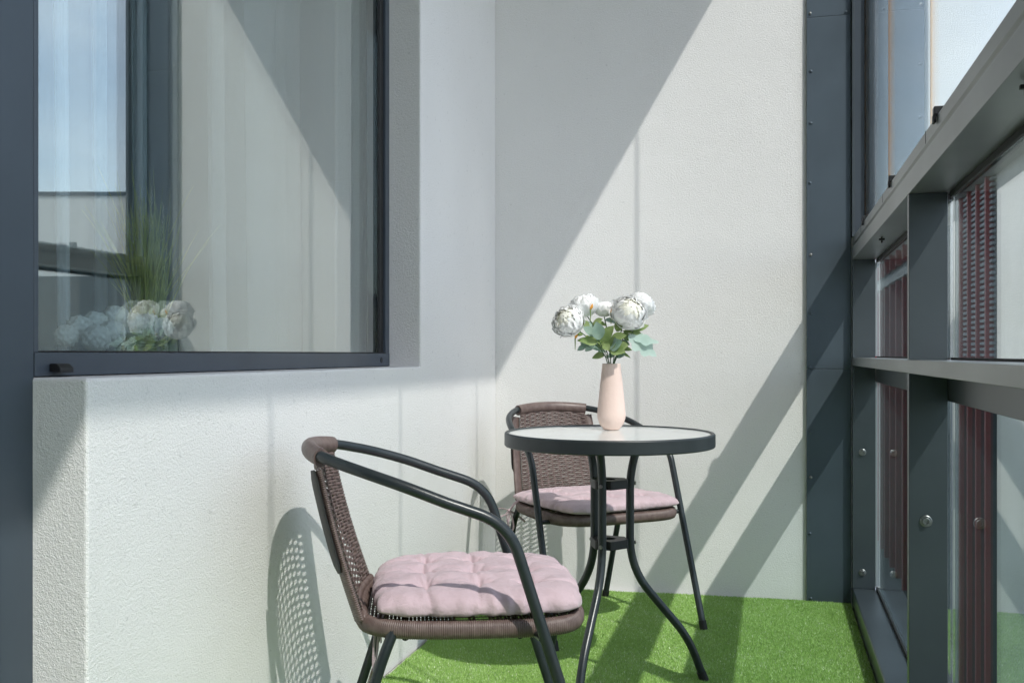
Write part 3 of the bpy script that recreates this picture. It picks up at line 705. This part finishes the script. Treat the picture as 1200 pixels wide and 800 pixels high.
for i, (x, y, dz, rpx, ax, lab) in enumerate(spec):
    c_ = px(x, y, dz); rad = rpx * 2.99 / 1170
    fl = empty('artificial_peony', mouth, label=lab, cat='flower', group='white peonies in the pink vase')
    axis = Rd * ax[0] - Fd * ax[1] + Vector((0, 0, ax[2])); axis.normalize()
    c0 = c_ - mouth
    bloom(c0, axis, rad, 30 + i, fl, core=(i in (3, 0)))
    e0 = Vector((random.uniform(-.013, .013), random.uniform(-.013, .013), -.12)); neck = c0 - axis * rad * .8
    sp_ = spline([e0, Vector((c0.x * .08, c0.y * .08, .0)), Vector((c0.x * .30 + .0, c0.y * .3, c0.z * .42)), neck], 6)
    st_ = soft(MB().tube(sp_, .0016, 8).build('stem', 'stem', fl))
    rg = random.Random(60 + i)
    for k_ in range(8 if i != 5 else 5):
        t_ = rg.uniform(.5, .97); p_ = sp_[int(t_ * (len(sp_) - 1))]
        dr = Rd * rg.uniform(-1, 1) - Fd * rg.uniform(-.2, .9) + Vector((0, 0, rg.uniform(-.15, .5))) + Rd * (c0.dot(Rd) * 6)
        nr = Vector((0, 0, 1)) - Fd * rg.uniform(.3, 1.6) + Rd * rg.uniform(-.5, .5)
        lm = MB(); leaf(lm, p_, dr, rg.uniform(.028, .048), rg.uniform(.010, .0165), nr, curl=rg.uniform(-.1, .3)); lm.build('leaf', 'leaf' if (i + k_) % 3 else 'leaf_blue', st_, smooth=True)
    cal = MB()
    for k_ in range(5):
        a = k_ * 1.257; s1 = axis.orthogonal().normalized(); s2 = axis.cross(s1)
        leaf(cal, neck - axis * .002, s1 * math.cos(a) + s2 * math.sin(a) + axis * .5, rad * .75, rad * .25, axis, curl=-.2)
    cal.build('calyx', 'leaf', fl, smooth=True)
sprigs = [ # tip px, depth, kind, label
    ((771, 383), -.02, 'leaf', 'green leaf sprig pointing right below the right peonies', ((742, 388), (757, 383), (771, 381)), .050, .0155),
    ((772, 415), -.04, 'leaf_mint', 'pale mint lobed leaf hanging at the lower right of the bouquet', ((736, 393), (772, 418), (0, 0)), .105, .030),
    ((660, 408), -.02, 'leaf_blue', 'thin blue green leaf sprig at the lower left of the bouquet', ((700, 402), (658, 409), (0, 0)), .055, .006),
    ((672, 402), -.05, 'leaf', 'broad green leaf cluster in front of the bouquet', ((700, 395), (690, 380), (0, 0)), .055, .019)]
for i, (tip, dz, mk, lab, pp, ln, wd) in enumerate(sprigs):
    sg = empty('leaf_sprig', mouth, label=lab, cat='leaf sprig', group='leaf sprigs in the pink vase')
    p0 = px(*pp[0], dz) - mouth; p1 = px(*pp[1], dz) - mouth
    st_ = soft(MB().tube(spline([Vector((.004 * i - .008, .004, -.12)), Vector((p0.x * .1, p0.y * .1, 0)), p0 * .55, p0], 6), .0012, 6).build('stem', 'stem', sg))
    d = (p1 - p0); rq = random.Random(3)
    if i == 1:
        one_leaf(mk, st_, p0, d, ln, wd, Vector((0, 0, 1)) - Fd * 1.5, fold=.08, curl=.05, lobes=3)
        one_leaf(mk, st_, p0 + d * .15, d + Vector((0, 0, .05)), ln * .75, wd * .6, Vector((0, 0, 1)) - Fd * 1.2, fold=.1, curl=0, lobes=2)
    elif i == 2:
        one_leaf(mk, st_, p0, d, ln, wd, -Fd + Vector((0, 0, .4))); one_leaf(mk, st_, p0 + d * .3, d + Vector((0, 0, -.04)), .032, .009, -Fd + Vector((0, 0, .3)))
        one_leaf(mk, st_, p0 + d * .1, d * .6 + Vector((0, 0, -.045)), .034, .010, -Fd)
    elif i == 0:
        one_leaf(mk, st_, p0, d, ln, wd, Vector((0, 0, 1)) - Fd * .8, curl=-.05); one_leaf(mk, st_, p0 * .98, d + Vector((0, 0, -.03)), .04, .012, Vector((0, 0, 1)) - Fd)
    else:
        for (a, b, l_, w_) in (((703, 398), (697, 373), .062, .020), ((706, 400), (721, 376), .058, .019), ((700, 401), (677, 397), .055, .015), ((712, 402), (728, 412), .042, .014), ((708, 402), (716, 414), .036, .012), ((697, 392), (676, 378), .045, .014), ((716, 396), (738, 392), .05, .014), ((722, 388), (731, 372), .04, .014), ((690, 385), (680, 372), .036, .011), ((714, 408), (731, 399), .050, .019), ((712, 407), (724, 392), .045, .017), ((712, 410), (736, 408), .040, .015), ((716, 410), (729, 411), .050, .0191), ((718, 408), (739, 403), .050, .0192), ((714, 406), (722, 401), .050, .0193)):
            dq = rq.uniform(-.085, -.02) if l_ != .050 and w_ < .0165 else -.075; a_ = px(*a, dq * .6) - mouth; b_ = px(*b, dq) - mouth; one_leaf('leaf_blue' if rq.random() < .3 else mk, st_, a_, b_ - a_, l_, w_, -Fd + Vector((random.uniform(-.4, .4), 0, random.uniform(.2, .8))), curl=random.uniform(-.1, .15))
    if i == 3:
        for (x, y) in ((692, 362), (716, 366), (674, 396)):
            q_ = px(x, y, -.02) - mouth
            soft(MB().tube([q_, q_ + Vector((.004, 0, .007)), q_ + Vector((.006, 0, .015))], [.003, .0045, .001], 8).build('bud', 'bud', sg))
            soft(MB().tube([q_ + Vector((0, 0, -.035)), q_], [.001, .0022], 6).build('stem', 'leaf', sg))

# ------------------------------------------------------------------ behind the window: curtains and plants
def curtain(name, mtl, x0, y0, y1, z0, z1, folds, amp, seed, slant=0.0):
    rg = random.Random(seed); n = folds * 24; V = []; F = []; nz = 8
    ph = [rg.uniform(0, 6.28) for _ in range(4)]
    for k_ in range(nz + 1):
        z = z0 + (z1 - z0) * k_ / nz; tz = 1 - k_ / nz
        for i in range(n + 1):
            t = i / n; y = y0 + (y1 - y0) * t + slant * tz * (1 - t) + (.30 + .22 * math.sin(t * 9 + ph[1])) * (y1 - y0) / folds * math.sin(2 * math.pi * t * folds + ph[2] + .8 * math.sin(7 * t))
            x = x0 + amp * (math.sin(2 * math.pi * t * folds + ph[0] + .6 * math.sin(5 * t + ph[1])) + .35 * math.sin(4 * math.pi * t * folds * .7 + ph[3]))
            V.append((x, y, z))
    for k_ in range(nz):
        for i in range(n): a = k_ * (n + 1) + i; F.append((a, a + 1, a + n + 2, a + n + 1))
    return make(name, V, F, mtl, smooth=True)
def pleat(mtl, stops, X, lean, seed):
    """one hanging voile folded back on itself; stops: (y, depth) turning points of the folds"""
    rg = random.Random(seed); prof = []
    for k_ in range(len(stops) - 1):
        a, b = stops[k_], stops[k_ + 1]
        for q in range(10):
            t = q / 10; e_ = t * t * (3 - 2 * t) * .35 + t * .65
            prof.append((a + (b - a) * e_, X - .012 * k_ - .012 * t + .006 * math.sin(math.pi * t)))
    prof.append((stops[-1], X - .012 * (len(stops) - 1))); V = []; F = []; n = len(prof); nz = 14
    for k_ in range(nz + 1):
        tz = k_ / nz
        for i, (y, x) in enumerate(prof):
            V.append((x + .004 * math.sin(i * .7 + tz * 3), y + lean * (1 - tz) + .004 * math.sin(tz * 5 + i * .12 + seed), .03 + 3.28 * tz))
    for k_ in range(nz):
        for i in range(n - 1): a = k_ * n + i; F.append((a, a + 1, a + n + 1, a + n))
    return make('sheer_curtain', V, F, mtl, smooth=True)
def yx(px_, X):                      # y at which a line of sight to column px_ meets the plane x = X
    zc = 1209.2 * X / (px_ - 905); return (zc + .2522 * X) / .9677
for mtl, cols, X, lean, lab in (
    ('sheer', (236, 262, 250, 331, 300, 369, 344, 357), -1.50, .05, 'wide warm white sheer curtain with overlapping folds at the right of the window'),
    ('sheer_thin', (66, 76, 69, 92, 85, 94), -1.44, .03, 'narrow sheer curtain strand hanging near the left edge of the window'),
    ('sheer_thin', (108, 122, 112, 124), -1.44, .03, 'narrow sheer curtain strand between the left strand and the grass'),
    ('sheer_thin', (155, 171, 160, 169), -1.42, .02, 'narrow sheer curtain strand directly behind the ornamental grass')):
    tag(pleat(mtl, [yx(c_, X) for c_ in cols], X, lean, len(cols)), lab, 'curtain', 'sheer curtains behind the window')
# basket with reeds
bk = empty('wicker_basket', (-1.35, 1.935, .929), label='low grey brown wicker basket on the inner sill holding the grass', cat='basket')
mb = MB()
for k_ in range(11):
    z = .004 + k_ * .0052; r0 = .036 + .002 * math.sin(k_ * .3)
    mb.tube([((r0 + .0035 * math.sin(j * math.pi / 2 * 1.0 + k_ * math.pi)) * math.cos(2 * math.pi * j / 48), (.068 + .0035 * math.sin(j * math.pi / 2 + k_ * math.pi)) * math.sin(2 * math.pi * j / 48), z) for j in range(48)], .003, 6, closed=True)
mb.build('woven_side', 'basket', bk, smooth=True)
mb = MB()
for j in range(24):
    a = 2 * math.pi * j / 24; mb.tube([(.036 * math.cos(a), .068 * math.sin(a), .0), (.037 * math.cos(a), .07 * math.sin(a), .06)], .0022, 5)
mb.build('stake', 'basket', bk)
gp = empty('potted_grass', (-1.35, 1.955, .94), label='tuft of tall olive ornamental grass rising from the basket behind the glass', cat='plant')
mb = MB(); pm = MB(); rg = random.Random(5)
for k_ in range(230):
    a = rg.uniform(0, 6.28); sp = abs(rg.gauss(0, .28)); h = rg.uniform(.18, .36) * (1 if rg.random() < .8 else 1.2); b0 = Vector((rg.uniform(-.02, .02), rg.uniform(-.035, .035), 0))
    d = Vector((math.cos(a) * .5, math.sin(a), 0)); pts = [b0 + d * (sp * h * t ** 1.7) + Vector((0, 0, h * t * (1 - .12 * sp * t))) for t in np.linspace(0, 1, 8)]
    pts = [Vector((min(.03, max(-.07, p.x)), p.y, p.z)) for p in pts]
    mb.tube(pts, [.0025 * (1 - .8 * (i / 7)) for i in range(8)], 4)
for k_ in range(7):
    yy = (-.03, .01, -.055, .05, .075, .0, -.07)[k_]; h = .30 + .035 * math.sin(k_ * 2.1)
    mb.tube([(0, yy * .3, 0), (-.005, yy * .7, h * .6), (0, yy, h)], .0009, 4)
    for q in range(26):
        t = q / 26; a = rg.uniform(0, 6.28); p = Vector((0, yy * (1 + .1 * t), h - .05 + .10 * t)); r_ = .008 * (1 - t * .7)
        pm.tube([p, p + Vector((math.cos(a) * r_, math.sin(a) * r_, .006))], [.0012, .0005], 4)
mb.build('grass_blades', 'reed', gp); pm.build('seed_plume', 'plume', gp)
rg = random.Random(9)
heads = [(-1.36, 1.70, .040, .024, 'leftmost'), (-1.365, 1.745, .056, .028, 'second from left'), (-1.325, 1.745, .034, .030, 'low front left'), (-1.37, 1.80, .066, .029, 'upper middle'), (-1.33, 1.80, .046, .030, 'front middle'),
         (-1.36, 1.855, .078, .032, 'tallest'), (-1.325, 1.875, .062, .031, 'yellow tinged front'), (-1.335, 1.93, .068, .029, 'above the basket'), (-1.33, 1.98, .062, .025, 'rightmost')]
for (x, y, z, r_, wd) in heads:
    bm = bmesh.new(); bmesh.ops.create_icosphere(bm, subdivisions=4, radius=r_)
    for v in bm.verts:
        n_ = v.co.normalized(); d = .16 * math.sin(n_.x * 9 + y * 40) * math.sin(n_.y * 11 + 2) * math.sin(n_.z * 10 + x * 30) + .06 * math.sin(n_.x * 31) * math.sin(n_.y * 29 + n_.z * 23) + rg.uniform(-.03, .03)
        v.co *= (1 + d); v.co.z *= .9; v.co.x *= .85
    me = bpy.data.meshes.new('flower_head'); bm.to_mesh(me); bm.free(); me.materials.append(M['fluff']); me.shade_smooth()
    hd = empty('hydrangea', (x, y, .93), label='fluffy white hydrangea head behind the glass, ' + wd, cat='flower', group='white hydrangeas on the inner sill')
    o = bpy.data.objects.new('flower_head', me); COL.objects.link(o); o.parent = hd; o.location = (0, 0, z + .012)
    lm = MB()
    if y < 1.86:
        for k_ in range(3): a = rg.uniform(0, 6.28); lm = MB(); leaf(lm, Vector((0, 0, .006)), Vector((math.cos(a) * .4, math.sin(a), .15)), .045, .012, (0, 0, 1)); lm.build('leaf', 'leaf_blue', hd, smooth=True)
    else: soft(MB().tube([(0, 0, -.0), (0, 0, z)], .0025, 8).build('stem', 'stem', hd))

# ------------------------------------------------------------------ outside
M['red'] = mat('dark_red_fin', (.30, .045, .05), .5); M['louvre'] = mat('grey_louvre', (.28, .29, .31), .5); M['pale'] = mat('pale_render', (.62, .62, .60), .9)
M['brick'] = mat('pale_grey_brick', (.42, .40, .38), .9)
m = M['brick']; tcn = N(m, 'ShaderNodeTexCoord'); mpn = N(m, 'ShaderNodeMapping'); mpn.inputs['Rotation'].default_value = (R(90), 0, 0); bk_ = N(m, 'ShaderNodeTexBrick', Scale=2.2)
bk_.inputs['Color1'].default_value = (.40, .38, .36, 1); bk_.inputs['Color2'].default_value = (.47, .45, .43, 1); bk_.inputs['Mortar'].default_value = (.3, .29, .28, 1)
LK(m, tcn.outputs['Object'], mpn.inputs[0]); LK(m, mpn.outputs[0], bk_.inputs['Vector']); LK(m, bk_.outputs[0], bsdf(m).inputs['Base Color'])
M['dark_glass'] = mat('dark_window_glass', (.03, .04, .05), .06, 0, .8)
M['concrete'] = mat('grey_concrete', (.36, .37, .37), .9); vary(M['concrete'], .8, (.31, .32, .32), (.41, .42, .42), detail=6)
FX = 4.5; ztop = CAMH + .847 * FX; zf0 = CAMH + .606 * FX; zf1 = CAMH + .655 * FX
b1 = empty('office_building', (FX + 2, 30, -7.3), label='building with dark red vertical fins and grey louvres seen through the railing glass', cat='building')
loc(MB().box(FX + .1, FX + 3, 18, 26.6, -7.299, ztop + 1.0), b1).build('wall', 'concrete', b1)
loc(MB().box(FX + .1, FX + 3, 31.8, 52, -7.299, ztop + 1.0), b1).build('wall', 'concrete', b1)
loc(MB().box(FX + 1.6, FX + 3, 26.601, 31.799, -7.299, ztop - 1.2), b1).build('link_wall', 'pale', b1)
loc(MB().box(FX - .15, FX + 3.1, 17.8, 26.8, ztop + .003, ztop + .95), b1).build('cornice', 'concrete', b1)
lv = MB()
z = .78
while z < ztop - .05: lv.box(FX + .0, FX + .095, 23.05, 26.5, z, z + .06); z += .125
loc(lv, b1).build('louvre_screen', 'louvre', b1)
loc(MB().box(FX + .03, FX + .097, 23.05, 26.5, -7.2, .74), b1).build('window_band', 'dark_glass', b1)
y = 23.3
while y < 26.5: loc(MB().box(FX - .07, FX + .093, y, y + .13, -7.2, ztop), b1).build('fin', 'red', b1); y += 1.02
loc(MB().box(FX - .1, FX + .099, 31.9, 51.9, zf0, zf1 + .05), b1).build('fascia', 'pale', b1)
for (a_, b_, c_, d_) in ((32.5, 51, zf1 + .3, ztop - .02), (32.5, 51, -7.2, zf0 - .05)):
    loc(MB().box(FX + .04, FX + .098, a_, b_, c_, d_), b1).build('window_band', 'dark_glass', b1)
    y = a_ + .5
    while y < b_: loc(MB().box(FX - .14, FX + .038, y, y + .3, c_, d_), b1).build('fin', 'red', b1); y += 1.9
b2 = empty('apartment_block', (6, 62, -7.3), label='distant pale grey brick block at the end of the view', cat='building')
loc(MB().box(2.2, 16, 60, 72, -7.299, 6.4), b2).build('wall', 'brick', b2)
loc(MB().box(2.0, 16.2, 59.8, 72.2, 6.403, 6.75), b2).build('parapet', 'concrete', b2)
for zz in (1.5, 4.2):
    for xx in (3.2, 5.6, 8.0, 10.4): loc(MB().box(xx, xx + 1.2, 59.93, 59.995, zz, zz + 1.4), b2).build('window', 'dark_glass', b2)
# low white house opposite, seen mirrored in the window
b3 = empty('terrace_house', (9.0, 13.0, -7.3), -yaw, label='low white rendered building opposite, mirrored in the window glass', cat='building')
def b3b(*a): return MB().box(*a)
zt = 2.45 + 7.3 + .95
b3b(-3.0, 16, 0, 6, .001, zt).build('wall', 'pale', b3)
b3b(-3.02, 16.02, -.02, 6.02, zt + .003, zt + .06).build('roof_edge', 'frame', b3)
b3b(-2.9, 15.9, -.05, -.003, zt - 4.2, zt - 1.25).build('window_band', 'dark_glass', b3)
for k_ in range(9): b3b(-2.4 + k_ * 2, -2.3 + k_ * 2, -.1, -.052, zt - 4.2, zt - 1.25).build('mullion', 'frame', b3)
